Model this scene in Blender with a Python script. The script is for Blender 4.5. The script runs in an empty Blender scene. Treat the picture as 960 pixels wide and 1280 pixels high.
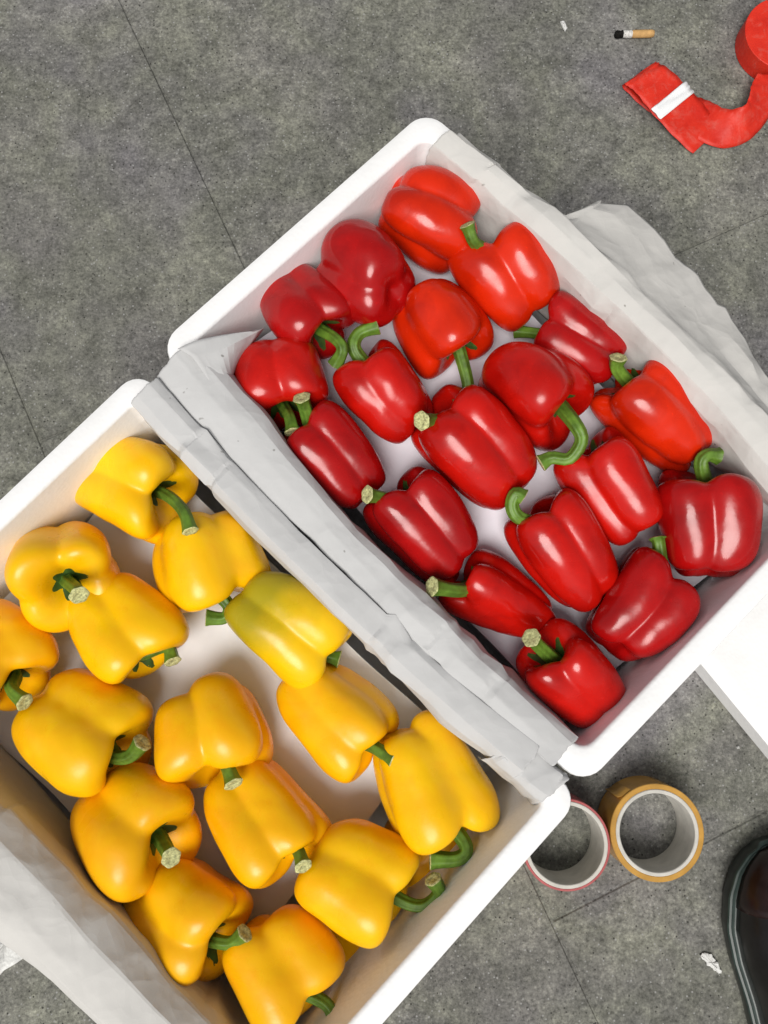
import bpy, math, random
import numpy as np
from mathutils import Vector

# ------------------------------------------------------------------ camera, sky, sun, exposure
SC = bpy.context.scene
COL = SC.collection
CAM_Z = 0.83                      # lens height above the paving (m)
PITCH, ROLL = 0.1495, -0.0219     # held almost straight down, leaning towards +Y
cam_d = bpy.data.cameras.new('camera')
cam = bpy.data.objects.new('camera', cam_d)
COL.objects.link(cam)
cam.location = (0, 0, CAM_Z)
cam.rotation_euler = (PITCH, ROLL, 0)
cam_d.sensor_fit = 'VERTICAL'
cam_d.sensor_height = 36.0
cam_d.lens = 1013.8 / 1280 * 36.0
cam_d.clip_start = 0.02
cam_d.clip_end = 500
SC.camera = cam

SUN_EL, SUN_AZ = math.radians(60), math.radians(200)      # azimuth from +Y towards +X
world = bpy.data.worlds.new('World')
SC.world = world
world.use_nodes = True
wn, wl = world.node_tree.nodes, world.node_tree.links
wn.clear()
sky = wn.new('ShaderNodeTexSky')
sky.sky_type = 'NISHITA'
sky.sun_disc = False
sky.sun_elevation = SUN_EL
sky.sun_rotation = SUN_AZ
sky.air_density = 1.0
sky.dust_density = 4.0
hs = wn.new('ShaderNodeHueSaturation')                    # overcast: nearly colourless sky
hs.inputs['Saturation'].default_value = 0.22
bg = wn.new('ShaderNodeBackground')
bg.inputs['Strength'].default_value = 0.050
wo = wn.new('ShaderNodeOutputWorld')
wl.new(sky.outputs[0], hs.inputs['Color'])
wl.new(hs.outputs[0], bg.inputs[0])
wl.new(bg.outputs[0], wo.inputs[0])

sun_d = bpy.data.lights.new('sun', 'SUN')
sun_d.energy = 2.1
sun_d.angle = math.radians(34)
sun_d.color = (1.0, 0.97, 0.92)
sun = bpy.data.objects.new('sun', sun_d)
COL.objects.link(sun)
sdir = Vector((math.cos(SUN_EL) * math.sin(SUN_AZ), math.cos(SUN_EL) * math.cos(SUN_AZ), math.sin(SUN_EL)))
sun.rotation_euler = sdir.to_track_quat('Z', 'Y').to_euler()
sun.location = sdir * 5

vs = SC.view_settings
vs.view_transform = 'Standard'
vs.look = 'None'
vs.gamma = 1
vs.use_curve_mapping = False
vs.exposure = 0.44
SC.cycles.max_bounces = 10
SC.cycles.diffuse_bounces = 3
SC.cycles.use_denoising = True

# ------------------------------------------------------------------ helpers
def thing(name, label, cat, loc=(0, 0, 0), group=None):
    o = bpy.data.objects.new(name, None)
    COL.objects.link(o)
    o.location = loc
    o.empty_display_size = 0.02
    o['label'] = label
    o['category'] = cat
    if group:
        o['group'] = group
    return o

def tag(o, label, cat, group=None):
    o['label'] = label
    o['category'] = cat
    if group:
        o['group'] = group
    return o

def root_loc(o):
    v = Vector((0, 0, 0))
    while o is not None:
        v += o.location
        o = o.parent
    return np.array(v)

def build(name, verts, faces, mat, parent=None, smooth=True, loc=None, color=None):
    """One mesh object from world-space verts, its origin at its parent (or loc)."""
    base = root_loc(parent) if parent is not None else np.array(loc if loc is not None else (0, 0, 0))
    me = bpy.data.meshes.new(name)
    me.from_pydata([tuple(map(float, v)) for v in (np.asarray(verts) - base)], [], [tuple(map(int, f)) for f in faces])
    me.validate()
    me.polygons.foreach_set('use_smooth', [smooth] * len(me.polygons))
    me.materials.append(mat)
    me.update()
    o = bpy.data.objects.new(name, me)
    COL.objects.link(o)
    if parent is not None:
        o.parent = parent
    else:
        o.location = base
    if color is not None:
        o.color = (*color, 1)
    return o

def auto_smooth(o, deg=35):
    me = o.data
    me.polygons.foreach_set('use_smooth', [True] * len(me.polygons))
    me.set_sharp_from_angle(angle=math.radians(deg))

def solidify(o, t):
    m = o.modifiers.new('thickness', 'SOLIDIFY')
    m.thickness = t
    m.offset = 0

def catmull(P, n):
    P = np.asarray(P, float)
    Q = np.vstack([2 * P[0] - P[1], P, 2 * P[-1] - P[-2]])
    out = []
    m = len(P) - 1
    for s in np.linspace(0, m, n):
        i = min(int(s), m - 1)
        t = s - i
        a, b, c, d = Q[i], Q[i + 1], Q[i + 2], Q[i + 3]
        out.append(.5 * ((2 * b) + (c - a) * t + (2 * a - 5 * b + 4 * c - d) * t * t + (3 * b - 3 * c + d - a) * t ** 3))
    return np.array(out)

def grid_faces(nu, nv, close_v=False):
    F = []
    for i in range(nu - 1):
        for j in range(nv if close_v else nv - 1):
            k = (j + 1) % nv
            F.append((i * nv + j, i * nv + k, (i + 1) * nv + k, (i + 1) * nv + j))
    return F

def worley(p, q):
    """distance to the nearest of the seeds q: gives paper its flat facets and sharp folds"""
    d = np.sqrt(((p[:, None, :] - q[None]) ** 2).sum(-1))
    d.sort(axis=1)
    return d[:, 0], d[:, 1] - d[:, 0]

# ------------------------------------------------------------------ materials
def nt(name):
    m = bpy.data.materials.new(name)
    m.use_nodes = True
    t = m.node_tree
    b = t.nodes['Principled BSDF']
    return m, t, b

def N(t, kind, **kw):
    n = t.nodes.new(kind)
    for k, v in kw.items():
        if k.startswith('_'):
            setattr(n, k[1:], v)
        else:
            n.inputs[k.replace('__', ' ')].default_value = v
    return n

def ramp(t, fac, stops):
    r = t.nodes.new('ShaderNodeValToRGB')
    e = r.color_ramp.elements
    while len(e) < len(stops):
        e.new(.5)
    for el, (p, c) in zip(e, stops):
        el.position = p
        el.color = (*c, 1) if len(c) == 3 else c
    t.links.new(fac, r.inputs[0])
    return r.outputs[0]

def mixc(t, fac, a, b, mode='MIX'):
    m = t.nodes.new('ShaderNodeMix')
    m.data_type = 'RGBA'
    m.blend_type = mode
    for sock, v in ((m.inputs[0], fac), (m.inputs[6], a), (m.inputs[7], b)):
        if hasattr(v, 'links'):
            t.links.new(v, sock)
        elif isinstance(v, (int, float)):
            sock.default_value = v
        else:
            sock.default_value = (*v, 1)
    return m.outputs[2]

def bump(t, b, h, strength, dist):
    n = N(t, 'ShaderNodeBump', Strength=strength, Distance=dist)
    t.links.new(h, n.inputs['Height'])
    t.links.new(n.outputs[0], b.inputs['Normal'])
    return n

def noise(t, co, scale, detail=2.0, rough=.5, dist=0.0):
    n = N(t, 'ShaderNodeTexNoise', Scale=scale, Detail=detail, Roughness=rough, Distortion=dist)
    t.links.new(co, n.inputs['Vector'])
    return n.outputs['Fac']

def mat_granite():
    m, t, b = nt('granite_paving')
    g = t.nodes.new('ShaderNodeNewGeometry')
    co = g.outputs['Position']
    n1 = noise(t, co, 330, 3, .75)
    n2 = noise(t, co, 130, 3, .65)
    n3 = noise(t, co, 9, 4, .6, .4)
    n4 = noise(t, co, 5, 3, .55)
    n5 = noise(t, co, 60, 4, .7, .3)
    base = ramp(t, n4, [(.36, (.158, .153, .148)), (.5, (.157, .158, .137)), (.66, (.157, .151, .157))])
    sp = ramp(t, n1, [(.30, (.45, .45, .44)), (.46, (.90, .90, .89)), (.56, (1.05, 1.05, 1.04)), (.74, (1.7, 1.7, 1.66))])
    c = mixc(t, 1.0, base, sp, 'MULTIPLY')
    sp2 = ramp(t, n2, [(.3, (.74, .74, .74)), (.52, (1, 1, 1)), (.72, (1.25, 1.25, 1.23))])
    c = mixc(t, 1.0, c, sp2, 'MULTIPLY')
    sp3 = ramp(t, n5, [(.3, (.75, .75, .74)), (.5, (1, 1, 1)), (.7, (1.3, 1.3, 1.27))])
    c = mixc(t, 1.0, c, sp3, 'MULTIPLY')
    worn = ramp(t, n3, [(.47, (0, 0, 0)), (.70, (1, 1, 1))])
    c = mixc(t, worn, c, mixc(t, 1.0, c, (1.5, 1.5, 1.44), 'MULTIPLY'))
    st_ = ramp(t, noise(t, co, 16, 5, .7, 1.5), [(.32, (.80, .80, .79)), (.50, (1, 1, 1)), (.68, (1.08, 1.08, 1.07))])
    c = mixc(t, 1.0, c, st_, 'MULTIPLY')
    vo = N(t, 'ShaderNodeTexVoronoi', Scale=210)
    t.links.new(co, vo.inputs['Vector'])
    dot = ramp(t, vo.outputs['Distance'], [(.13, (1, 1, 1)), (.24, (0, 0, 0))])
    pick = ramp(t, vo.outputs['Color'], [(.60, (0, 0, 0)), (.66, (1, 1, 1))])
    pick2 = ramp(t, vo.outputs['Color'], [(.30, (1, 1, 1)), (.36, (0, 0, 0))])
    c = mixc(t, mixc(t, 1.0, dot, pick, 'MULTIPLY'), c, (.30, .30, .29))
    c = mixc(t, mixc(t, 1.0, dot, pick2, 'MULTIPLY'), c, (.035, .034, .03))
    t.links.new(c, b.inputs['Base Color'])
    b.inputs['Roughness'].default_value = .82
    b.inputs['Specular IOR Level'].default_value = .3
    bump(t, b, n2, .45, .0012)
    return m

def mat_plain(name, col, rough=.5, spec=.5, noise_scale=None, amt=.2, bump_s=0, bump_d=.0005):
    m, t, b = nt(name)
    b.inputs['Roughness'].default_value = rough
    b.inputs['Specular IOR Level'].default_value = spec
    if noise_scale:
        tc = t.nodes.new('ShaderNodeTexCoord')
        f = noise(t, tc.outputs['Object'], noise_scale, 4, .6)
        lo = tuple(c * (1 - amt) for c in col)
        hi = tuple(min(1, c * (1 + amt)) for c in col)
        t.links.new(ramp(t, f, [(.3, lo), (.7, hi)]), b.inputs['Base Color'])
        if bump_s:
            bump(t, b, f, bump_s, bump_d)
    else:
        b.inputs['Base Color'].default_value = (*col, 1)
    return m

def mat_foam():
    m, t, b = nt('white_foam')
    tc = t.nodes.new('ShaderNodeTexCoord')
    v = N(t, 'ShaderNodeTexVoronoi', Scale=260)
    t.links.new(tc.outputs['Object'], v.inputs['Vector'])
    n = noise(t, tc.outputs['Object'], 14, 4, .6)
    c = ramp(t, n, [(.25, (.80, .80, .79)), (.5, (.87, .87, .87)), (.8, (.89, .89, .89))])
    t.links.new(c, b.inputs['Base Color'])
    b.inputs['Roughness'].default_value = .55
    b.inputs['Specular IOR Level'].default_value = .3
    bump(t, b, v.outputs['Distance'], .2, .0007)
    return m

def mat_paper(name, col):
    m, t, b = nt(name)
    tc = t.nodes.new('ShaderNodeTexCoord')
    co = tc.outputs['Object']
    n = noise(t, co, 18, 5, .6, .4)
    f = noise(t, co, 260, 3, .6)
    c = ramp(t, n, [(.3, tuple(x * .93 for x in col)), (.7, col)])
    s = ramp(t, noise(t, co, 130, 1, .4), [(.17, (.5, .49, .47)), (.21, (1, 1, 1))])
    c = mixc(t, 1.0, c, s, 'MULTIPLY')
    t.links.new(c, b.inputs['Base Color'])
    b.inputs['Roughness'].default_value = .8
    b.inputs['Specular IOR Level'].default_value = .25
    # fine crinkles: facets between wandering fold lines
    nd = N(t, 'ShaderNodeTexNoise', Scale=20, Detail=2)
    t.links.new(co, nd.inputs['Vector'])
    mv = t.nodes.new('ShaderNodeVectorMath')
    mv.operation = 'MULTIPLY_ADD'
    t.links.new(nd.outputs['Color'], mv.inputs[0])
    mv.inputs[1].default_value = (.035, .035, .035)
    t.links.new(co, mv.inputs[2])
    vr = N(t, 'ShaderNodeTexVoronoi', Scale=38)
    t.links.new(mv.outputs[0], vr.inputs['Vector'])
    vr2 = N(t, 'ShaderNodeTexVoronoi', Scale=95)
    t.links.new(mv.outputs[0], vr2.inputs['Vector'])
    am = t.nodes.new('ShaderNodeMath')
    am.operation = 'MULTIPLY_ADD'
    t.links.new(vr2.outputs['Distance'], am.inputs[0])
    am.inputs[1].default_value = .3
    t.links.new(vr.outputs['Distance'], am.inputs[2])
    bp = bump(t, b, am.outputs[0], .30, .004)
    b2 = N(t, 'ShaderNodeBump', Strength=.2, Distance=.0004)
    t.links.new(f, b2.inputs['Height'])
    t.links.new(b2.outputs[0], bp.inputs['Normal'])
    return m

def mat_pepper(name, rough, sss, tint, spec, fleck, scar):
    """skin colour comes from each pepper's own object colour, varied over the fruit"""
    m, t, b = nt(name)
    oi = t.nodes.new('ShaderNodeObjectInfo')
    tc = t.nodes.new('ShaderNodeTexCoord')
    co = tc.outputs['Object']
    n = noise(t, co, 22, 3, .55, .6)
    c = mixc(t, ramp(t, n, [(.40, (0, 0, 0)), (.72, (1, 1, 1))]), oi.outputs['Color'],
             mixc(t, 1.0, oi.outputs['Color'], tint, 'MULTIPLY'))
    fl = ramp(t, noise(t, co, 300, 2, .5), [(.66, (1, 1, 1)), (.78, (1 + fleck, 1 + fleck, 1 + fleck))])
    c = mixc(t, 1.0, c, fl, 'MULTIPLY')
    t.links.new(c, b.inputs['Base Color'])
    r = noise(t, co, 35, 3, .5)
    rr = t.nodes.new('ShaderNodeMapRange')
    rr.inputs['From Min'].default_value = .3
    rr.inputs['From Max'].default_value = .7
    rr.inputs['To Min'].default_value = rough - .09
    rr.inputs['To Max'].default_value = rough + .13
    t.links.new(r, rr.inputs['Value'])
    t.links.new(rr.outputs[0], b.inputs['Roughness'])
    b.inputs['Specular IOR Level'].default_value = spec
    b.inputs['Subsurface Weight'].default_value = sss
    b.inputs['Subsurface Radius'].default_value = (1, .35, .1)
    b.inputs['Subsurface Scale'].default_value = .004
    h = noise(t, co, 55, 3, .5)
    h2 = noise(t, co, 17, 2, .5)
    bp = bump(t, b, h, .2, .0022)
    bq = N(t, 'ShaderNodeBump', Strength=.22, Distance=.006)
    t.links.new(h2, bq.inputs['Height'])
    t.links.new(bq.outputs[0], bp.inputs['Normal'])
    # a few small pale scars
    vs_ = N(t, 'ShaderNodeTexVoronoi', Scale=48)
    t.links.new(co, vs_.inputs['Vector'])
    sd = ramp(t, vs_.outputs['Distance'], [(.05, (1, 1, 1)), (.10, (0, 0, 0))])
    sp_ = ramp(t, vs_.outputs['Color'], [(.80, (0, 0, 0)), (.83, (.55, .55, .55))])
    c = mixc(t, mixc(t, 1.0, sd, sp_, 'MULTIPLY'), c, scar)
    t.links.new(c, b.inputs['Base Color'])
    return m

def mat_ribbon():
    m, t, b = nt('red_ribbon')
    g = t.nodes.new('ShaderNodeTexCoord')
    co = g.outputs['Object']
    c = ramp(t, noise(t, co, 40, 4, .6), [(.3, (.56, .018, .008)), (.7, (.72, .034, .014))])
    dust = ramp(t, noise(t, co, 70, 6, .75, .5), [(.50, (0, 0, 0)), (.80, (.32, .32, .32))])
    c = mixc(t, dust, c, (.55, .28, .23))
    t.links.new(c, b.inputs['Base Color'])
    b.inputs['Roughness'].default_value = .5
    b.inputs['Specular IOR Level'].default_value = .35
    bump(t, b, noise(t, co, 140, 4, .7, .6), .5, .0012)
    return m

def mat_turning():
    m = mat_pepper('turning_pepper_skin', .30, .05, (1.0, .88, .8), .42, .03, (.45, .26, .03))
    t = m.node_tree
    b = t.nodes['Principled BSDF']
    old = b.inputs['Base Color'].links[0].from_socket
    tc = t.nodes.new('ShaderNodeTexCoord')
    dp = t.nodes.new('ShaderNodeVectorMath')
    dp.operation = 'DOT_PRODUCT'
    t.links.new(tc.outputs['Object'], dp.inputs[0])
    dp.inputs[1].default_value = (-.70, .70, .15)
    ad = t.nodes.new('ShaderNodeMath')
    ad.operation = 'MULTIPLY_ADD'
    t.links.new(noise(t, tc.outputs['Object'], 26, 3, .6), ad.inputs[0])
    ad.inputs[1].default_value = .05
    t.links.new(dp.outputs['Value'], ad.inputs[2])
    f = ramp(t, ad.outputs[0], [(.018, (0, 0, 0)), (.060, (.85, .85, .85))])
    t.links.new(mixc(t, f, old, (.30, .27, .010)), b.inputs['Base Color'])
    return m

M = dict(turning=mat_turning(),
    granite=mat_granite(), foam=mat_foam(),
    paper=mat_paper('grey_white_paper', (.55, .55, .548)),
    cream=mat_paper('cream_white_paper', (.60, .587, .56)),
    sheet_red=mat_plain('lavender_white_sheet', (.87, .86, .93), .6, .3, 30, .04, .1, .001),
    sheet_yel=mat_plain('white_sheet', (.92, .93, .96), .6, .3, 30, .04, .1, .001),
    red=mat_pepper('red_pepper_skin', .21, .03, (.60, .45, .5), .50, .2, (.62, .30, .16)),
    yellow=mat_pepper('yellow_pepper_skin', .30, .05, (.98, .80, .6), .42, 0.03, (.45, .26, .03)),
    stem=mat_plain('green_stem', (.105, .20, .022), .45, .4, 90, .45, .3, .0006),
    calyx=mat_plain('dark_green_calyx', (.045, .10, .016), .5, .4, 120, .5, .3, .0006),
    cut=mat_plain('pale_cut_stem', (.46, .46, .22), .8, .2, 520, .55, .5, .0006),
    core=mat_plain('grey_card_core', (.58, .56, .51), .85, .2, 70, .12, .2, .0005),
    tape=mat_plain('amber_tape', (.50, .27, .055), .22, .5, 60, .15),
    pink=mat_plain('pink_red_tape', (.42, .10, .10), .25, .5, 60, .2),
    ribbon=mat_ribbon(),
    sticker=mat_plain('white_sticker', (.82, .83, .84), .5),
    sole=mat_plain('green_black_sole', (.012, .018, .015), .4, .5, 60, .4),
    welt=mat_plain('dark_green_welt', (.024, .040, .034), .35, .5, 80, .3),
    leather=mat_plain('black_leather', (.007, .006, .006), .3, .5, 120, .4, .2, .0004),
    toe_reflection=mat_plain('toe_red_reflection', (.018, .006, .005), .25, .5, 50, .5),  # black leather; the red is a reflection painted into the base colour
    filter=mat_plain('tan_filter', (.55, .33, .13), .8, .2, 200, .2),
    ash=mat_plain('ash_white', (.62, .61, .58), .9, .2, 500, .35, .5, .001),
    char=mat_plain('burnt_black', (.012, .011, .010), .95, .1, 500, .5, .8, .001),
    scrap=mat_plain('white_scrap', (.68, .68, .66), .8, .2, 160, .15, .4, .001),
    dirtyfoam=mat_plain('dirty_foam', (.60, .60, .58), .85, .2, 140, .40, .5, .002),
    lace=mat_plain('black_lace', (.012, .012, .013), .8, .2, 500, .5),
)

# ------------------------------------------------------------------ ground: granite slabs on a bed
RIM = 0.21
J1 = np.array([-0.2815, 0.7117]); J2 = np.array([0.2235, -0.3664])      # two points on the long joint
jd = (J2 - J1) / np.linalg.norm(J2 - J1)                # along the joint, towards the bottom of the picture
jn = np.array([-jd[1], jd[0]])                          # across it, to the right
gv, gf = [], []
S = 120
ground = build('ground', [(-S, -S, -.0020), (S, -S, -.0020), (S, S, -.0020), (-S, S, -.0020)], [(0, 1, 2, 3)], M['granite'], smooth=False)
ground['kind'] = 'structure'
GAP = .0019
def slab_mesh(w, h):
    x, y, bv = w / 2 - GAP / 2, h / 2 - GAP / 2, .0012
    V = []
    for (ix, iy, z) in ((x, y, -.03), (x, y, -bv), (x - bv, y - bv, 0)):
        V += [(-ix, -iy, z), (ix, -iy, z), (ix, iy, z), (-ix, iy, z)]
    F = [(8, 9, 10, 11)]
    for r in (0, 4):
        for k in range(4):
            F.append((r + k, r + (k + 1) % 4, r + 4 + (k + 1) % 4, r + 4 + k))
    me = bpy.data.meshes.new('paving_slab')
    me.from_pydata(V, [], F)
    me.materials.append(M['granite'])
    return me
WN, WW, HH = 0.2704, .83, 0.5558
me_n, me_w = slab_mesh(WN, HH), slab_mesh(WW, HH)
rnd = random.Random(4)
def lay(me, ci, off, w):
    for k in range(-3, 4):
        c = J1 + jn * ci + jd * (off + k * HH)
        o = bpy.data.objects.new('paving_slab', me)
        COL.objects.link(o)
        o.parent = ground
        o.location = (c[0], c[1], rnd.uniform(-.0008, 0))
        o.rotation_euler = (rnd.uniform(-.0008, .0008), rnd.uniform(-.0008, .0008), math.atan2(jn[1], jn[0]))
CROSS = 1.0889                                        # where a cross joint meets the long joint
for i in range(4):
    lay(me_w, WW * (i + .5), CROSS + HH / 2 + (HH / 2 if i % 2 else 0), WW)
    lay(me_n, -WN * (i + .5), CROSS + HH * (.333 if i % 2 == 0 else .83), WN)

# ------------------------------------------------------------------ foam boxes
BL, BW = 0.4729, 0.2998
def rrect(hx, hy, r, n=7):
    P = []
    for (sx, sy, a0) in ((1, 1, 0), (-1, 1, 90), (-1, -1, 180), (1, -1, 270)):
        for k in range(n):
            a = math.radians(a0 + 90 * k / (n - 1))
            P.append((sx * (hx - r) + r * math.cos(a), sy * (hy - r) + r * math.sin(a)))
    return P

def rrect_bow(hx, hy, r, bow_p, bow_n, n=7, m=14):
    """rounded rectangle whose long sides bow out by bow_p (+y) and bow_n (-y)"""
    P = []
    for (sx, sy, a0) in ((1, 1, 0), (-1, 1, 90), (-1, -1, 180), (1, -1, 270)):
        for k in range(n):
            a = math.radians(a0 + 90 * k / (n - 1))
            P.append((sx * (hx - r) + r * math.cos(a), sy * (hy - r) + r * math.sin(a)))
        if a0 in (0, 180):
            for k in range(1, m):
                P.append((sx * (hx - r) * (1 - 2 * k / m), sy * hy))
    return [(x, y + (bow_p if y > 0 else -bow_n) * max(0, 1 - (x / hx) ** 2)) for x, y in P]

def frame2(c, ang, width=None, bp=0, bn=0):
    u = np.array([math.cos(ang), math.sin(ang)])
    return np.array(c), u, np.array([-u[1], u[0]])

def foam_box(c, ang, BW, bp, bn, label):
    C, u, v = frame2(c, ang)
    prof = [(.016, .0, .016), (.013, .004, .018), (.004, .18, .019), (0, .186, .019), (0, .2065, .019), (.0010, .2092, .018), (.0035, .21, .016),
            (.0158, .21, .012), (.0178, .2092, .011), (.0186, .2068, .011), (.0255, .03, .012), (.030, .022, .012)]
    V, F = [], []
    for ins, z, r in prof:
        kz = .25 + .75 * z / .21
        for x, y in rrect_bow(BL / 2 - ins, BW / 2 - ins, r, bp * kz, bn * kz):
            p = C + u * x + v * y
            V.append((p[0], p[1], z))
    n = 54
    F += grid_faces(len(prof), n, True)
    F.append(tuple(range((len(prof) - 1) * n, len(prof) * n)))
    F.append(tuple(reversed(range(n))))
    o = build('foam_box', V, F, M['foam'], None, True, (C[0], C[1], 0))
    auto_smooth(o, 50)
    return tag(o, label, 'box', 'white foam boxes of peppers')

RB = ((0.1055, 0.1616), -0.8015, 0.2998, .009, .009)
YB = ((-0.1271, -0.0777), -0.7664, 0.3380, -.007, .004)
foam_box(*RB, label='white foam box holding the red peppers')
foam_box(*YB, label='white foam box holding the yellow peppers')

def board(name, label, C, u, v, hx, hy, z0, z1, mat, cat, seed, wav=.0015, sk=0.0):
    """thin sheet lying in a box, slightly uneven"""
    rng = np.random.default_rng(seed)
    nu, nv = 40, 26
    V = []
    ph = rng.uniform(0, 6, 6)
    for i in range(nu):
        for j in range(nv):
            a, b = -1 + 2 * i / (nu - 1), -1 + 2 * j / (nv - 1)
            e = .0025 * math.sin(7 * b + ph[4]) * (abs(a) > .999)
            p = C + u * (a * hx + sk * b + e) + v * (b * hy + .002 * math.sin(6 * a + ph[5]) * (abs(b) > .999))
            z = z1 + wav * (math.sin(3 * a + ph[0]) * math.sin(2.5 * b + ph[1]) + .5 * math.sin(8 * a + ph[2] + 3 * b))
            V.append((p[0], p[1], z))
    nv0 = len(V)
    V2 = [(x, y, z - (z1 - z0)) for x, y, z in V]
    F = grid_faces(nu, nv)
    F2 = [tuple(reversed([k + nv0 for k in f])) for f in F]
    ring = [i * nv for i in range(nu)] + [(nu - 1) * nv + j for j in range(1, nv)] + [i * nv + nv - 1 for i in range(nu - 2, -1, -1)] + [j for j in range(nv - 2, 0, -1)]
    F3 = [(ring[k], ring[k] + nv0, ring[(k + 1) % len(ring)] + nv0, ring[(k + 1) % len(ring)]) for k in range(len(ring))]
    o = build(name, np.array(V + V2), F + F2 + F3, mat, None, True, (C[0], C[1], z0))
    auto_smooth(o, 40)
    return tag(o, label, cat)

SHEET_R, SHEET_Y = 0.135, 0.105
C, u, v = frame2(*RB)
board('liner_sheet', 'pale lavender-white sheet lying under the red peppers', C - v * .001 + u * .0005, u, v, .2095, .118, SHEET_R - .004, SHEET_R, M['sheet_red'], 'sheet', 2)
C, u, v = frame2(*YB)
board('liner_sheet', 'white board lying under the yellow peppers', C + u * -0.0328 + v * -0.0056, u, v, 0.1792, 0.1344, SHEET_Y - .007, SHEET_Y, M['sheet_yel'], 'sheet', 5, sk=0.0000)

# ------------------------------------------------------------------ crumpled papers over the box sides
def paper(name, label, A, B, out, section, mat, seed, amp=.0035, cell=.05, ns=230, nt_=64, parent=None, edge=.0015, waves=(), bow=0.0, span=(0, 1), wander=.0019):
    """sheet hung over a box side: A->B along the side, section(s) gives (outward, height) points across it"""
    rng = np.random.default_rng(seed)
    A, B, out = np.array(A), np.array(B), np.array(out)
    Ls = np.linalg.norm(B - A)
    d = (B - A) / Ls
    rows, st = [], []
    nk = max(4, int(Ls / .045))
    kn = np.sort(np.r_[0, rng.uniform(0.02, .98, nk), 1])
    ncp = len(section(0.0))
    jit = rng.normal(size=(ncp, nk + 2)) * wander
    jit2 = rng.normal(size=(ncp, nk + 2)) * wander * .35
    jtt = rng.uniform(-.35, .35, size=(ncp, nk + 2))
    for i in range(ns):
        s = i / (ns - 1)
        cp = np.array(section(s))
        for c in range(ncp):
            nb = cp[min(c + 1, ncp - 1)] - cp[max(c - 1, 0)]
            nb = nb / (np.linalg.norm(nb) + 1e-9)
            out_n = np.array([-nb[1], nb[0]])
            cp[c] += out_n * abs(np.interp(s, kn, jit[c])) + nb * np.interp(s, kn, jit2[c])
        rnd_ = catmull(cp, nt_)
        tt_ = np.linspace(0, ncp - 1, nt_)
        lin = np.stack([np.interp(tt_, np.arange(ncp), cp[:, q]) for q in (0, 1)], 1)
        sec = .78 * lin + .22 * rnd_
        seg = np.r_[0, np.cumsum(np.linalg.norm(np.diff(sec, axis=0), axis=1))]
        rows.append(sec)
        g = span[0] + (span[1] - span[0]) * s
        sec[:, 0] += bow * (.25 + .75 * np.clip(sec[:, 1], 0, .21) / .21) * (1 - (2 * g - 1) ** 2)
        st.append(np.stack([np.full(nt_, s * Ls), seg], 1))
    rows, st = np.array(rows), np.array(st)
    tg = np.gradient(rows, axis=1)
    tg /= np.linalg.norm(tg, axis=2, keepdims=True) + 1e-9
    nrm = np.stack([-tg[..., 1], tg[..., 0]], 2)
    # make the normals point up / outward
    flip = np.sign(nrm[:, nt_ // 2, 1])[:, None, None]
    nrm = nrm * np.where(flip == 0, 1, flip)
    P = st.reshape(-1, 2)
    T = st[..., 1].max()
    q1 = np.stack([rng.uniform(-.05, Ls + .05, int(Ls * T / cell ** 2 * 1.6) + 6), rng.uniform(-.05, T + .05, int(Ls * T / cell ** 2 * 1.6) + 6)], 1)
    q2 = np.stack([rng.uniform(-.05, Ls + .05, int(Ls * T / (cell * .4) ** 2) + 10), rng.uniform(-.05, T + .05, int(Ls * T / (cell * .4) ** 2) + 10)], 1)
    sk = np.array([[.6, 0], [0, 1.0]])
    f1, _ = worley(P @ sk, q1 @ sk)
    f2, _ = worley(P, q2)
    q3 = np.stack([rng.uniform(-.05, Ls + .05, len(q1)), rng.uniform(-.05, T + .05, len(q1))], 1)
    q4 = np.stack([rng.uniform(-.05, Ls + .05, len(q2)), rng.uniform(-.05, T + .05, len(q2))], 1)
    f3, _ = worley(P @ sk, q3 @ sk)
    f4, _ = worley(P, q4)
    # difference of two squared distances: flat facets meeting in sharp folds
    h = amp * 1.3 * (f1 ** 2 - f3 ** 2) / cell ** 2 + amp * .28 * (f2 ** 2 - f4 ** 2) / (cell * .4) ** 2
    h = np.clip(h, -.0018, amp * 2.4)
    for (k, a, ph) in waves:
        h = h + a * np.sin(P[:, 0] * k + P[:, 1] * 14 + ph)
    rows = rows + nrm * h.reshape(ns, nt_, 1)
    V = np.zeros((ns, nt_, 3))
    jag = edge * (rng.normal(size=nt_).cumsum() / 4), edge * (rng.normal(size=nt_).cumsum() / 4)
    for i in range(ns):
        s = i / (ns - 1)
        along = s * Ls + (1 - s) * jag[0] + s * jag[1]
        xy = A[None] + d[None] * along[:, None] + out[None] * rows[i, :, 0:1]
        V[i, :, :2] = xy
        V[i, :, 2] = rows[i, :, 1]
    base = V.reshape(-1, 3)
    o = build(name, base, grid_faces(ns, nt_), mat, parent, True, (*(A + B) / 2, 0))
    auto_smooth(o, 12)
    solidify(o, .0003)
    if parent is None:
        tag(o, label, 'paper', 'papers draped over the box sides')
    return o

def interp(s, xs, ys):
    return float(np.interp(s, xs, ys))

def side(box, sgn):
    C, u, v = frame2(*box)
    A = C - u * BL / 2 + v * sgn * box[2] / 2
    B = C + u * BL / 2 + v * sgn * box[2] / 2
    return A, B, v * sgn, u, (box[3] if sgn > 0 else box[4])

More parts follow.
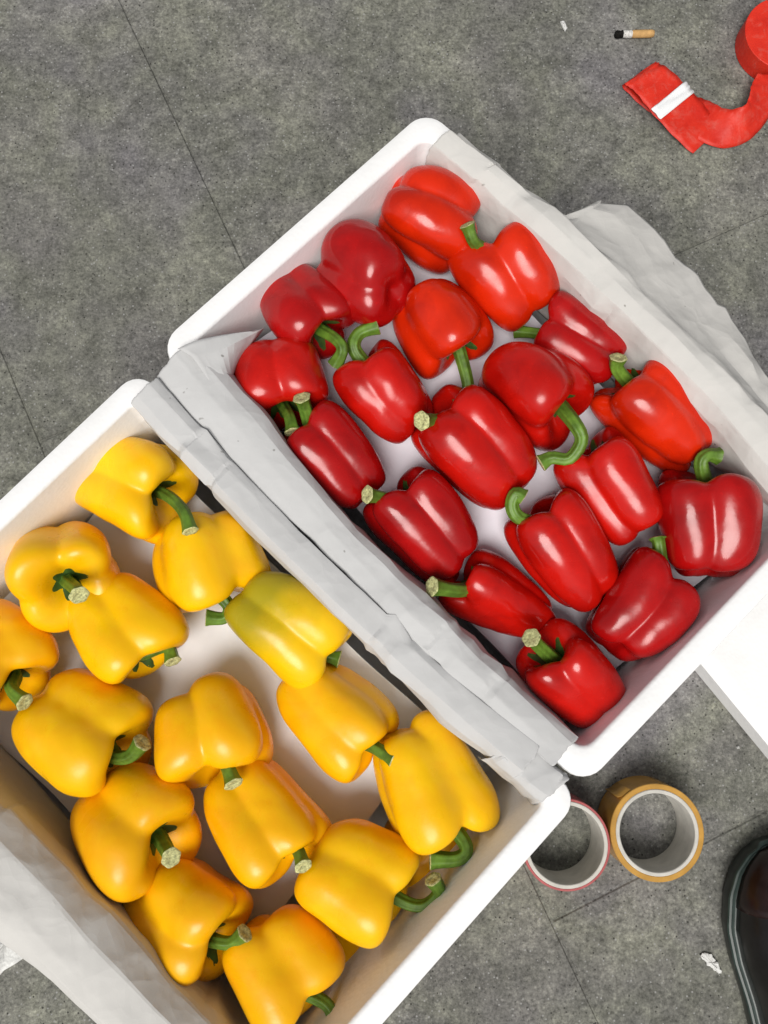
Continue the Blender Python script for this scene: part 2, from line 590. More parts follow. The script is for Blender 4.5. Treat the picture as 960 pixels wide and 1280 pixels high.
# over the far long side of the red box, with a loose ragged flap outside
A, B, out, u, bow = side(RB, 1)
rg = np.random.default_rng(8)
rag = rg.normal(size=26).cumsum() * .0016
def sec_rne(s):
    fl = interp(s, [0, .255, .268, .285, .33, .42, .47, .53, .60, .615, .67, .775, .88, 1], [.003, .003, .012, .052, .072, .066, .062, .060, .050, .054, .044, .030, .030, .020])
    fl += interp(s, np.linspace(0, 1, 26), rag - rag.mean()) * (1.2 if s > .29 else .15)
    fl = max(fl, .002)
    bl = interp(s, [0, .5, .75, .85, 1], [0, .000, .003, .009, .012])
    low = interp(s, [0, .74, .80, .9, 1], [.132, .132, .150, .172, .176])
    tk = interp(s, [0, .06, .2, .28, 1], [.006, .004, .002, 0, 0])
    return [(-.0285, low), (-.0268 - bl * .6, low + (.2 - low) * .45), (-.0235 - bl, .198), (-.0195 - bl * .6, .2105), (-.009, .2150), (.001 - tk, .2145),
            (.0045 - tk, .2110), (.0065 - tk, .2035), (.007 + fl * .35, .199 - fl * .10), (.007 + fl * .7, .197 - fl * .20), (.007 + fl, .195 - fl * .32)]
paper('paper_sheet', 'cream-white paper lining the red box with a ragged flap hanging over paving', A + u * .027, B - u * .012, out, sec_rne, M['cream'], 3, .0020, .055, 300, 100, bow=bow)

# over the near long side of the red box, where the two boxes meet
A, B, out, u, bow = side(RB, -1)
def sec_rsw(s):
    bl = interp(s, [0, .08, .18, .28, .4, .7, 1], [.001, .006, .007, .003, .001, .001, .001])
    low = interp(s, [0, .1, .3, .6, 1], [.160, .165, .170, .175, .18])
    o2 = interp(s, [0, .2, .6, .9, 1], [.017, .014, .010, .005, .002])
    return [(-.0255, low), (-.0235 - bl, .192), (-.0212 - bl, .2075), (-.0160 - bl * .5, .2130), (-.005, .2140), (.006, .2122), (o2 - .001, .2085), (o2 + .0005, .192), (o2 - .001, .165)]
pr = paper('paper_sheet', 'grey-white paper folded over the red box side facing the yellow box', A + u * .016, B - u * .027, out, sec_rsw, M['paper'], 14, .0017, .060, 300, 84, bow=bow)

# folded corner of that paper inside the box: two facets meeting in a fold
K = [np.array(k) for k in ((-0.1485, 0.2214, 0.2165), (-0.1242, 0.2320, 0.2150), (-0.0888, 0.2431, 0.1990), (-0.1369, 0.2147, 0.2170), (-0.1131, 0.2233, 0.2120), (-0.0841, 0.2477, 0.1960), (-0.1230, 0.1960, 0.2150), (-0.1089, 0.2013, 0.2030), (-0.1112, 0.2183, 0.1760))]
V, nn = [], 12
for i in range(nn):
    a = i / (nn - 1)
    top, mid, low = [catmull(K[q:q + 3], nn)[i] for q in (0, 3, 6)]
    for j in range(nn):
        b = j / (nn - 1)
        p = top + (mid - top) * (b / .45) if b < .45 else mid + (low - mid) * ((b - .45) / .55)
        V.append(p + np.array([0, 0, .0012 * math.sin(9 * a + 5 * b)]))
fo = build('corner_fold', np.array(V), grid_faces(nn, nn), M['paper'], pr)
auto_smooth(fo, 14)
solidify(fo, .0004)
# over the far long side of the yellow box
A, B, out, u, bow = side(YB, 1)
def sec_yne(s):
    bl = interp(s, [0, .08, .2, .5, 1], [.001, .002, .0005, .002, .003])
    low = interp(s, [0, .1, .3, 1], [.175, .165, .160, .160])
    g = interp(s, [0, .5, 1], [.006, .0035, .002])
    return [(-.0235 - bl, low), (-.0225 - bl, .192), (-.0205 - bl, .2080), (-.0160, .2140), (-.004, .2138), (g * .5, .2115), (g, .203), (g + .0005, .188), (g, .17)]
pp = paper('paper_sheet', 'grey-white paper folded over the yellow box side facing the red box', A + u * .019, B - u * .044, out, sec_yne, M['paper'], 23, .0015, .060, 300, 84, bow=bow)
def sec_band(s):
    return [(-.027, .178), (-.0255, .195), (-.0218, .2085), (-.016, .2125), (-.006, .2128), (.0015, .2118), (.004, .205), (.005, .19)]
paper('fold', '', B - u * .070, B - u * .020, out, sec_band, M['paper'], 31, .0008, .05, 30, 40, parent=pp, bow=bow, span=(.87, .97))

# over the near long side of the yellow box, hanging down outside
A, B, out, u, bow = side(YB, -1)
def sec_ysw(s):
    fl = interp(s, [0.0, 0.4839, 0.5334, 0.5688, 0.6007, 0.6738, 0.7457, 1.0], [0.0467, 0.0407, 0.022, 0.0093, 0.003, 0.003, 0.0061, 0.003])
    bl = interp(s, [0, .4, .7, 1], [.013, .015, .014, .008])
    return [(-.033, .11), (-.030 - bl * .4, .16), (-.025 - bl, .197), (-.019 - bl * .6, .2125), (-.008, .2155), (.003, .214), (.010 + fl * .15, .205), (.008 + fl * .6, .178), (.006 + fl, .14)]
paper('paper_sheet', 'cream-white paper draped down the yellow box side away from the red box', A + u * .02, B - u * .02, out, sec_ysw, M['cream'], 41, .0026, .055, 260, 90, waves=((22, .0015, 1.0),), bow=bow)

# ------------------------------------------------------------------ bell peppers
def cube_sphere(n):
    V, F, idx = [], [], {}
    for ax in range(3):
        for sg in (-1, 1):
            g = []
            for i in range(n + 1):
                for j in range(n + 1):
                    a, b = math.tan((-1 + 2 * i / n) * math.pi / 4), math.tan((-1 + 2 * j / n) * math.pi / 4)
                    p = [0, 0, 0]
                    p[ax] = sg
                    p[(ax + 1) % 3] = a * sg
                    p[(ax + 2) % 3] = b
                    k = tuple(round(q, 5) for q in p)
                    if k not in idx:
                        idx[k] = len(V)
                        V.append(p)
                    g.append(idx[k])
            for i in range(n):
                for j in range(n):
                    a = i * (n + 1) + j
                    F.append((g[a], g[a + n + 1], g[a + n + 2], g[a + 1]))
    V = np.array(V, float)
    return V / np.linalg.norm(V, axis=1, keepdims=True), F

def pepper_params(R, L, n, taper, seed, block=3.0, k=20.0, lobe=.43, core=.8):
    rng = np.random.default_rng(seed)
    d0 = {3: lobe * .93, 4: lobe, 5: lobe * 1.05}[n]
    lobes = []
    for i in range(n):
        th = 2 * math.pi * i / n + rng.uniform(-.16, .16)
        d = d0 * rng.uniform(.84, 1.16) * R
        r = (1 - d0) * rng.uniform(.90, 1.10) * R
        a = L * rng.uniform(.86, 1.10)
        lobes.append((th, d, r, a, L * rng.uniform(-.05, .05)))
    return dict(core=core, R=R, L=L, taper=taper, lobes=lobes, m=block, k=k, w=np.vstack([rng.normal(size=(7, 3)) * 2.2, rng.normal(size=(9, 3)) * 5.5]), ph=rng.uniform(0, 6.28, 16), bend=rng.uniform(-.12, .12, 2))

def pepper_field(p, P):
    R, L = P['R'], P['L']
    x, y, z = p[:, 0], p[:, 1], p[:, 2]
    zz = np.clip(z / L, -1.3, 1.3)
    s = 1 + P['taper'] * zz - .05 * (zz - .15) ** 2
    x = (x - P['bend'][0] * R * zz ** 2) / s
    y = (y - P['bend'][1] * R * zz ** 2) / s
    acc = 0
    for th, d, r, a, zo in P['lobes']:
        dd = d * (1 + np.where(zz > 0, .22, .10) * zz ** 2)                       # lobes stand further apart at both ends
        q = ((x - dd * math.cos(th)) ** 2 + (y - dd * math.sin(th)) ** 2) / (r * (1 - np.where(zz > 0, .14, .08) * zz ** 2)) ** 2
        f = (q ** (P['m'] / 2) + np.abs((z - zo) / a) ** P['m']) ** (1 / P['m'])
        acc = acc + np.exp(-P['k'] * f)
    core = (((x * x + y * y) / (P['core'] * R) ** 2) ** (P['m'] / 2) + np.abs(z / (.80 * L)) ** P['m']) ** (1 / P['m'])
    acc = acc + np.exp(-P['k'] * core)
    f = -np.log(acc) / P['k']
    rho = (x * x + y * y) / R ** 2
    f = f + .62 * np.exp(-rho / .11) / (1 + np.exp(-(z / L * 9 - 3)))
    f = f + .22 * np.exp(-rho / .06) / (1 + np.exp(-(-z / L * 10 - 4)))
    return f

def pepper_surface(D, P):
    lo, hi = np.full(len(D), P['R'] * .1), np.full(len(D), P['L'] * 1.6 + P['R'])
    for _ in range(26):
        mid = (lo + hi) / 2
        ins = pepper_field(D * mid[:, None], P) < 1
        lo, hi = np.where(ins, mid, lo), np.where(ins, hi, mid)
    w = np.sin(D @ P['w'].T + P['ph'])
    return D * (lo * (1 + .0105 * w[:, :7].sum(1) + .0032 * w[:, 7:].sum(1)))[:, None]

def pepper_axes(head, elev):
    """head: compass heading of the stem in the ground plane, elev: its rise"""
    e, h = math.radians(elev), math.radians(head)
    A = np.array([math.cos(e) * math.cos(h), math.cos(e) * math.sin(h), math.sin(e)])
    U = np.array([0, 0, 1.0]) - A * A[2]
    U /= np.linalg.norm(U)
    return U, np.cross(A, U), A

def pepper_body(P, head, elev, roll, D):
    U, Vv, A = pepper_axes(head, elev)
    r = math.radians(roll)
    X, Y = U * math.cos(r) + Vv * math.sin(r), -U * math.sin(r) + Vv * math.cos(r)
    B = np.stack([X, Y, A])
    return pepper_surface(D, P) @ B, B

DIRS, DFACES = cube_sphere(36)

def tube(P, rad, nseg, ridges, amp, ph):
    """ridged tube along the points P"""
    n = len(P)
    T = np.gradient(P, axis=0)
    T /= np.linalg.norm(T, axis=1, keepdims=True)
    ref = np.array([.3, .2, 1.0])
    V = []
    X = np.cross(T[0], ref)
    X /= np.linalg.norm(X)
    for i in range(n):
        X = X - T[i] * (X @ T[i])
        X /= np.linalg.norm(X)
        Y = np.cross(T[i], X)
        for j in range(nseg):
            a = 2 * math.pi * j / nseg
            r = rad[i] * (1 + amp * (1 - .6 * (i / (n - 1)) ** 3) * math.cos(ridges * a + ph) + .04 * math.sin(2 * a + i * .3))
            V.append(P[i] + r * (X * math.cos(a) + Y * math.sin(a)))
    return np.array(V), X, np.cross(T[-1], X), T[-1]

def bell_pepper(kind, label, group, skin, x, y, z, R, L, n, taper, head, elev, roll, seed, col, stem, block, lobe, core):
    P = pepper_params(R, L, n, taper, seed, block, 26.0 if kind == 'red' else 22.0, lobe, core)
    body, B = pepper_body(P, head, elev, roll, DIRS)
    Cc = np.array([x, y, z])
    root = thing('bell_pepper', label, 'pepper', (x, y, z + body[:, 2].min()), group)
    build('body', body + Cc, DFACES, M[skin], root, True, color=col)
    rng = np.random.default_rng(seed + 100)
    # calyx: a small notched collar in the dimple
    def top(px, py):
        lo, hi = np.full(len(px), .1 * L), np.full(len(px), 1.6 * L)
        for _ in range(24):
            mid = (lo + hi) / 2
            ins = pepper_field(np.stack([px, py, mid], 1), P) < 1
            lo, hi = np.where(ins, mid, lo), np.where(ins, hi, mid)
        return lo
    nr, na = 6, 36
    ang = np.arange(na) * 2 * math.pi / na
    lob = .0130 * (1 + .24 * np.cos(6 * ang + rng.uniform(0, 6)) + .08 * np.sin(3 * ang + rng.uniform(0, 6)))
    cx, cy, lift = [], [], []
    for i in range(nr):
        f = (i + .02) / (nr - 1)
        cx.append(lob * f * np.cos(ang)); cy.append(lob * f * np.sin(ang))
        lift.append(np.full(na, .0016 * (1 - f ** 3) - .0003 * f))
    cx, cy, lift = map(np.concatenate, (cx, cy, lift))
    cz = top(cx, cy) + lift
    cal = np.stack([cx, cy, cz], 1) @ B + Cc
    build('calyx', cal, grid_faces(nr, na, True), M['calyx'], root, True)
    z0 = float(top(np.array([1e-5]), np.array([1e-5]))[0])
    p0 = np.array([0, 0, z0 - .004]) @ B + Cc
    p1 = np.array([0, 0, z0 + .007]) @ B + Cc
    if stem:
        ctrl = [p0, p1] + [np.array(s) for s in stem]
    else:
        ctrl = [p0, p1, np.array([.002, .003, z0 + .016]) @ B + Cc]
    ns, sg = 22, 30
    C = catmull(ctrl, ns)
    tt = np.linspace(0, 1, ns)
    rad = .0050 + .0040 * np.exp(-tt / .15) + .0022 * np.exp(-(1 - tt) / .09)
    rad = rad * rng.uniform(.92, 1.08)
    V, X, Y, T = tube(C, rad, sg, 6, .12, rng.uniform(0, 6))
    st = build('stem', V, grid_faces(ns, sg, True), M['stem'], root, True)
    last = V[-sg:]
    c0 = last.mean(0)
    rings = [last, c0 + (last - c0) * .92 + T * .0006, c0 + (last - c0) * .55 + T * .0003, c0 + (last - c0) * .25 - T * .0004]
    CV = np.vstack(rings + [c0[None] - T * .0006])
    CF = grid_faces(4, sg, True) + [(3 * sg + j, 3 * sg + (j + 1) % sg, 4 * sg) for j in range(sg)]
    build('cut_end', CV, CF, M['cut'], st, True)
    return root

GROUPS = {'red': 'red bell peppers in the foam box', 'yellow': 'yellow bell peppers in the foam box'}
PEPPERS = [
    ('red', 'orange-red pepper in the box corner by the cream paper, its stem hidden',
     dict(skin='red', x=0.0561, y=0.3581, z=0.1782, R=0.04083, L=0.03803, n=4, taper=0.1, head=-20, elev=-14, roll=45, seed=1, col=(0.66, 0.022, 0.002), stem=[], block=3.7, lobe=0.42, core=0.66)),
    ('red', 'dark crimson pepper against the bare foam side, lobed bottom facing the orange-red corner pepper',
     dict(skin='red', x=0.0, y=0.3012, z=0.1805, R=0.04234, L=0.03976, n=3, taper=0.1, head=135, elev=-28, roll=20, seed=2, col=(0.41, 0.004, 0.004), stem=[], block=3.7, lobe=0.39, core=0.75)),
    ('red', 'crimson pepper against the bare foam side with short stem hooking over neighbour',
     dict(skin='red', x=-0.0542, y=0.2727, z=0.1699, R=0.03639, L=0.03863, n=3, taper=0.1, head=-52, elev=14, roll=55, seed=3, col=(0.41, 0.004, 0.004), stem=[(-0.0255, 0.2402, 0.1899), (-0.0201, 0.2306, 0.1919), (-0.0257, 0.2217, 0.1819)], block=3.7, lobe=0.39, core=0.75)),
    ('red', 'red pepper half under the folded grey paper, thick dark stem',
     dict(skin='red', x=-0.0749, y=0.212, z=0.1676, R=0.03852, L=0.03472, n=4, taper=0.1, head=-78, elev=4, roll=40, seed=4, col=(0.55, 0.007, 0.003), stem=[(-0.0627, 0.1742, 0.1876), (-0.0596, 0.1612, 0.1916)], block=3.7, lobe=0.39, core=0.75)),
    ('red', 'orange-red pepper by the cream paper with pale stem touching the corner pepper',
     dict(skin='red', x=0.122, y=0.3041, z=0.1717, R=0.04017, L=0.03983, n=3, taper=0.14, head=125, elev=10, roll=40, seed=5, col=(0.66, 0.022, 0.002), stem=[(0.0892, 0.3197, 0.2017), (0.0815, 0.3306, 0.2117)], block=3.7, lobe=0.42, core=0.66)),
    ('red', 'orange-red pepper in mid box with smooth broad side up and down-hooked stem',
     dict(skin='red', x=0.0646, y=0.263, z=0.1696, R=0.04137, L=0.03497, n=3, taper=0.1, head=-57, elev=0, roll=5, seed=6, col=(0.66, 0.022, 0.002), stem=[(0.086, 0.2105, 0.1656), (0.083, 0.2018, 0.1616), (0.0733, 0.1982, 0.1616)], block=3.7, lobe=0.39, core=0.75)),
    ('red', 'large glossy red pepper in mid box with long stem doubling back',
     dict(skin='red', x=0.1397, y=0.2055, z=0.1767, R=0.04204, L=0.04225, n=3, taper=0.1, head=-45, elev=18, roll=15, seed=7, col=(0.55, 0.007, 0.003), stem=[(0.1657, 0.1678, 0.2017), (0.1719, 0.1536, 0.2007), (0.1633, 0.1398, 0.1947), (0.15, 0.1413, 0.1907), (0.1412, 0.1371, 0.1887)], block=3.7, lobe=0.39, core=0.75)),
    ('red', 'small crimson pepper by the cream paper with a deep groove on top',
     dict(skin='red', x=0.1806, y=0.2434, z=0.1633, R=0.03355, L=0.03696, n=4, taper=0.1, head=150, elev=0, roll=45, seed=8, col=(0.41, 0.004, 0.004), stem=[(0.1309, 0.2634, 0.1513)], block=3.7, lobe=0.42, core=0.66)),
    ('red', 'pink-shining red pepper beside the grey paper with stem meeting a dark stem',
     dict(skin='red', x=-0.0263, y=0.1424, z=0.169, R=0.03569, L=0.04173, n=4, taper=0.1, head=133, elev=10, roll=45, seed=9, col=(0.41, 0.004, 0.004), stem=[(-0.0493, 0.1792, 0.194), (-0.052, 0.1865, 0.203)], block=3.7, lobe=0.42, core=0.66)),
    ('red', 'long orange-red pepper beside the crumpled end of the cream paper',
     dict(skin='red', x=0.2496, y=0.1824, z=0.1694, R=0.03807, L=0.05122, n=4, taper=0.1, head=138, elev=10, roll=46, seed=10, col=(0.66, 0.022, 0.002), stem=[(0.2071, 0.2161, 0.1894), (0.2056, 0.2236, 0.1974)], block=3.7, lobe=0.42, core=0.66)),
    ('red', 'red pepper whose stem curls up to a pale hook tip',
     dict(skin='red', x=0.0177, y=0.2003, z=0.1702, R=0.03461, L=0.03899, n=4, taper=0.1, head=128, elev=8, roll=20, seed=11, col=(0.55, 0.007, 0.003), stem=[(-0.0105, 0.2349, 0.1822), (-0.0065, 0.2474, 0.1842), (0.0088, 0.2531, 0.1862)], block=3.7, lobe=0.39, core=0.75)),
    ('red', 'long deep red pepper in mid box with pale round stem cut facing up',
     dict(skin='red', x=0.0907, y=0.1526, z=0.1733, R=0.04056, L=0.05238, n=4, taper=0.1, head=135, elev=12, roll=50, seed=12, col=(0.55, 0.007, 0.003), stem=[(0.054, 0.1685, 0.2013), (0.0428, 0.1647, 0.2153)], block=3.7, lobe=0.42, core=0.66)),
    ('red', 'square-sided red pepper wedged in mid box under the long doubled-back stem',
     dict(skin='red', x=0.2039, y=0.1195, z=0.1688, R=0.03541, L=0.04212, n=4, taper=0.1, head=122, elev=4, roll=12, seed=13, col=(0.55, 0.007, 0.003), stem=[(0.1635, 0.1364, 0.1828)], block=4.2, lobe=0.39, core=0.75)),
    ('red', 'long red pepper with a small stem curled like a hook tip',
     dict(skin='red', x=0.1629, y=0.0662, z=0.1704, R=0.03574, L=0.04387, n=4, taper=0.1, head=125, elev=12, roll=50, seed=14, col=(0.55, 0.007, 0.003), stem=[(0.1228, 0.0916, 0.1904), (0.1159, 0.1013, 0.1944), (0.1186, 0.1103, 0.1984), (0.1243, 0.1077, 0.1984)], block=3.7, lobe=0.42, core=0.66)),
    ('red', 'deep red grooved pepper beside the grey paper with straight pale-cut stem',
     dict(skin='red', x=0.0498, y=0.0881, z=0.1669, R=0.03739, L=0.04453, n=4, taper=0.1, head=132, elev=10, roll=45, seed=15, col=(0.41, 0.004, 0.004), stem=[(0.0127, 0.1076, 0.1929), (0.0006, 0.1084, 0.2029)], block=3.7, lobe=0.42, core=0.66)),
    ('red', 'tapering pointed red pepper with long straight stem lying over the grey paper',
     dict(skin='red', x=0.1157, y=0.0263, z=0.1584, R=0.02753, L=0.04779, n=3, taper=0.3, head=153, elev=12, roll=5, seed=16, col=(0.55, 0.007, 0.003), stem=[(0.0729, 0.0342, 0.1884), (0.0507, 0.0364, 0.2044)], block=3.7, lobe=0.39, core=0.75)),
    ('red', 'dark crimson upright-lobed pepper against the foam end wall, stem bent over',
     dict(skin='red', x=0.2819, y=0.0902, z=0.176, R=0.04419, L=0.04253, n=4, taper=0.1, head=92, elev=6, roll=28, seed=17, col=(0.41, 0.004, 0.004), stem=[(0.2715, 0.1367, 0.19), (0.2763, 0.1436, 0.192), (0.2857, 0.1434, 0.19)], block=3.7, lobe=0.42, core=0.66)),
    ('red', 'crimson two-lobed pepper near the foam end wall, short stem under its neighbour',
     dict(skin='red', x=0.2252, y=0.0171, z=0.1703, R=0.03682, L=0.04209, n=4, taper=0.1, head=50, elev=4, roll=45, seed=18, col=(0.41, 0.004, 0.004), stem=[(0.236, 0.0693, 0.1843), (0.2351, 0.0765, 0.1843)], block=3.7, lobe=0.42, core=0.66)),
    ('red', 'red pepper in the bare box corner with pale stub of stem pointing up',
     dict(skin='red', x=0.1676, y=-0.0359, z=0.1694, R=0.03409, L=0.0427, n=4, taper=0.1, head=140, elev=24, roll=28, seed=19, col=(0.55, 0.007, 0.003), stem=[(0.1322, -0.0081, 0.1994), (0.1254, -0.0026, 0.2094)], block=3.7, lobe=0.39, core=0.75)),
    ('yellow', 'yellow pepper in the box corner with long stem reaching a neighbour',
     dict(skin='yellow', x=-0.1995, y=0.1283, z=0.1447, R=0.04369, L=0.04433, n=4, taper=0.1, head=-22, elev=20, roll=45, seed=41, col=(0.94, 0.54, 0.002), stem=[(-0.1602, 0.1104, 0.1727), (-0.146, 0.0967, 0.1847), (-0.1393, 0.0806, 0.1897)], block=3.7, lobe=0.39, core=0.75)),
    ('yellow', 'yellow pepper sitting with its stem and calyx turned up',
     dict(skin='yellow', x=-0.2489, y=0.0527, z=0.1524, R=0.04355, L=0.03879, n=4, taper=0.1, head=-50, elev=52, roll=20, seed=42, col=(0.94, 0.54, 0.002), stem=[(-0.2208, 0.0331, 0.2024), (-0.2173, 0.0292, 0.2084)], block=3.7, lobe=0.39, core=0.75)),
    ('yellow', 'wide yellow pepper beside the grey paper with stem hooked under itself',
     dict(skin='yellow', x=-0.1359, y=0.0607, z=0.1446, R=0.04882, L=0.03827, n=3, taper=0.1, head=-72, elev=-2, roll=8, seed=43, col=(0.94, 0.54, 0.002), stem=[(-0.1152, 0.0237, 0.1426), (-0.119, 0.0138, 0.1386), (-0.134, 0.0137, 0.1406)], block=3.7, lobe=0.39, core=0.75)),
    ('yellow', 'yellow pepper with broad smooth side up and pale-cut stem on the board',
     dict(skin='yellow', x=-0.2013, y=0.0022, z=0.1438, R=0.04291, L=0.03802, n=3, taper=0.1, head=-50, elev=8, roll=40, seed=44, col=(0.94, 0.54, 0.002), stem=[(-0.1628, -0.0099, 0.1558), (-0.1557, -0.0219, 0.1618)], block=3.7, lobe=0.39, core=0.75)),
    ('yellow', 'greenish yellow pepper with a groove along its top',
     dict(skin='turning', x=-0.0639, y=0.0082, z=0.1445, R=0.0386, L=0.04577, n=4, taper=0.1, head=-38, elev=-4, roll=45, seed=45, col=(0.88, 0.55, 0.003), stem=[(-0.0332, -0.0175, 0.1385), (-0.0224, -0.0208, 0.1385)], block=3.7, lobe=0.42, core=0.66)),
    ('yellow', 'orange-yellow grooved pepper with straight stem crossing onto the largest neighbour',
     dict(skin='yellow', x=-0.0273, y=-0.066, z=0.1422, R=0.03898, L=0.04888, n=4, taper=0.1, head=-44, elev=14, roll=50, seed=46, col=(0.93, 0.49, 0.002), stem=[(0.0069, -0.0889, 0.1642), (0.0231, -0.0976, 0.1762)], block=3.7, lobe=0.39, core=0.75)),
    ('yellow', 'orange-yellow squat pepper in mid box with short dark stem',
     dict(skin='yellow', x=-0.1254, y=-0.0777, z=0.1464, R=0.04584, L=0.03749, n=4, taper=0.1, head=-72, elev=18, roll=45, seed=47, col=(0.93, 0.49, 0.002), stem=[(-0.1086, -0.1008, 0.1724), (-0.101, -0.1135, 0.1824)], block=3.7, lobe=0.42, core=0.66)),
    ('yellow', 'large yellow pepper beside the draped cream paper, pale stem tip curled up',
     dict(skin='yellow', x=-0.2275, y=-0.0778, z=0.1502, R=0.04768, L=0.04599, n=3, taper=0.1, head=-28, elev=14, roll=35, seed=48, col=(0.94, 0.54, 0.002), stem=[(-0.1987, -0.0959, 0.1622), (-0.1845, -0.0945, 0.1682), (-0.1735, -0.0832, 0.1762)], block=3.7, lobe=0.39, core=0.75)),
    ('yellow', 'large orange-yellow pepper in mid box with thick stem cut facing up',
     dict(skin='yellow', x=-0.0848, y=-0.1461, z=0.1445, R=0.04162, L=0.04584, n=4, taper=0.1, head=-50, elev=18, roll=45, seed=49, col=(0.93, 0.49, 0.002), stem=[(-0.0534, -0.1628, 0.1725), (-0.0466, -0.1726, 0.1865)], block=3.7, lobe=0.39, core=0.75)),
    ('yellow', 'orange-yellow pepper with deep stem hollow and round cut turned up',
     dict(skin='yellow', x=-0.179, y=-0.1454, z=0.1525, R=0.0475, L=0.04196, n=3, taper=0.1, head=-30, elev=30, roll=45, seed=50, col=(0.93, 0.49, 0.002), stem=[(-0.1497, -0.1616, 0.1825), (-0.1442, -0.1642, 0.1925)], block=3.7, lobe=0.39, core=0.75)),
    ('yellow', 'biggest yellow pepper against the grey paper with stem curled on the foam wall',
     dict(skin='yellow', x=0.051, y=-0.1171, z=0.1515, R=0.04353, L=0.05003, n=3, taper=0.1, head=-66, elev=6, roll=25, seed=51, col=(0.94, 0.54, 0.002), stem=[(0.0786, -0.1634, 0.1635), (0.0726, -0.173, 0.1655), (0.0507, -0.1735, 0.1655)], block=3.7, lobe=0.39, core=0.75)),
    ('yellow', 'yellow pepper beside the foam end wall with stem curled upward',
     dict(skin='yellow', x=-0.0069, y=-0.1903, z=0.1477, R=0.04581, L=0.04557, n=3, taper=0.1, head=-25, elev=8, roll=35, seed=52, col=(0.94, 0.54, 0.002), stem=[(0.0347, -0.2087, 0.1577), (0.0476, -0.2081, 0.1617), (0.0572, -0.197, 0.1677), (0.0518, -0.1859, 0.1737)], block=3.7, lobe=0.39, core=0.75)),
    ('yellow', 'orange-yellow pepper near the draped cream paper with stem turned sideways',
     dict(skin='yellow', x=-0.1421, y=-0.2216, z=0.1465, R=0.04397, L=0.03959, n=4, taper=0.1, head=-30, elev=18, roll=45, seed=53, col=(0.93, 0.49, 0.002), stem=[(-0.1125, -0.232, 0.1665), (-0.1009, -0.2313, 0.1705), (-0.0906, -0.2225, 0.1765)], block=3.7, lobe=0.39, core=0.75)),
    ('yellow', 'orange-yellow pepper wedged where the draped cream paper meets the foam end wall',
     dict(skin='yellow', x=-0.0655, y=-0.2551, z=0.1474, R=0.04526, L=0.03791, n=3, taper=0.1, head=-50, elev=6, roll=40, seed=54, col=(0.93, 0.49, 0.002), stem=[(-0.0295, -0.2807, 0.1574), (-0.0232, -0.2938, 0.1574)], block=3.7, lobe=0.39, core=0.75)),
    ('yellow', 'orange-yellow pepper whose bent stem touches the large yellow pepper by the draped paper',
     dict(skin='yellow', x=-0.3002, y=-0.0151, z=0.1511, R=0.04231, L=0.04308, n=3, taper=0.1, head=-47, elev=14, roll=35, seed=55, col=(0.93, 0.49, 0.002), stem=[(-0.2766, -0.0429, 0.1761), (-0.2624, -0.0519, 0.1851)], block=3.7, lobe=0.39, core=0.75)),
    ('yellow', 'shaded yellow pepper deep in the box under the board edge',
     dict(skin='yellow', x=0.055, y=-0.1777, z=0.0716, R=0.04337, L=0.04076, n=4, taper=0.1, head=45, elev=0, roll=30, seed=56, col=(0.93, 0.49, 0.002), stem=[], block=3.7, lobe=0.39, core=0.75)),
    ('yellow', 'shaded yellow pepper on the box floor below the foam end wall',
     dict(skin='yellow', x=-0.0175, y=-0.2754, z=0.0681, R=0.0397, L=0.03543, n=4, taper=0.1, head=60, elev=0, roll=30, seed=57, col=(0.93, 0.49, 0.002), stem=[], block=3.7, lobe=0.39, core=0.75)),
]
for kind, label, args in PEPPERS:
    bell_pepper(kind, label, GROUPS[kind], **args)

# ------------------------------------------------------------------ foam lid lying on the paving
LC = np.array([0.5494, -0.0702]); la = -0.9035
lu = np.array([math.cos(la), math.sin(la)]); lv = np.array([-lu[1], lu[0]])
V = []
prof = [(.004, .0), (0, .004), (0, .034), (.003, .037)]
for ins, z in prof:
    for x_, y_ in rrect(BL / 2 - ins, BW / 2 - ins, .02):
        p = LC + lu * x_ + lv * y_
        V.append((p[0], p[1], z))
n = 28
o = build('foam_board', V, grid_faces(4, n, True) + [tuple(range(3 * n, 4 * n)), tuple(reversed(range(n)))], M['foam'], None, True, (*LC, 0))
auto_smooth(o, 40)
tag(o, 'flat white foam lid lying on the paving against the red pepper box', 'lid')

# ------------------------------------------------------------------ rolls of packing tape
def ring(name, parent, c, r0, r1, h, mat, z0=0.0, bev=.0006, layers=0):
    pr = [(r0, z0 + bev), (r0 + bev, z0), (r1 - bev, z0), (r1, z0 + bev), (r1, z0 + h - bev), (r1 - bev, z0 + h), (r0 + bev, z0 + h), (r0, z0 + h - bev)]
    na = 72
    V = [(c[0] + r * math.cos(2 * math.pi * j / na), c[1] + r * math.sin(2 * math.pi * j / na), z) for r, z in pr for j in range(na)]
    F = grid_faces(len(pr), na, True)
    F += [((len(pr) - 1) * na + j, (len(pr) - 1) * na + (j + 1) % na, (j + 1) % na, j) for j in range(na)]
    o = build(name, V, F, mat, parent)
    auto_smooth(o, 40)
    return o
def tape_roll(label, c, tape_mat, wind, h):
    t = thing('tape_roll', label, 'tape roll', (*c, 0), 'tape rolls on the paving')
    ring('cardboard_core', t, c, .0352, .0388, h, M['core'])
    ring('wound_tape', t, c, .0387, .0387 + wind, h - .001, M[tape_mat], .0005)
    # loose end of the tape, a slightly lifted tab on the outside
    r = .0387 + wind + .0004
    V = []
    for i in range(10):
        a = 2.1 + i * .035
        rr = r + .00018 * max(0, i - 5) ** 2
        for zz in (.002, h - .003):
            V.append((c[0] + rr * math.cos(a), c[1] + rr * math.sin(a), zz))
    e = build('tape_end', V, grid_faces(10, 2), M[tape_mat], t)
    solidify(e, .0003)
tape_roll('amber packing tape roll nearly used up, lying beside the pink-edged one', (0.2715, -0.1825), 'tape', .0052, .046)
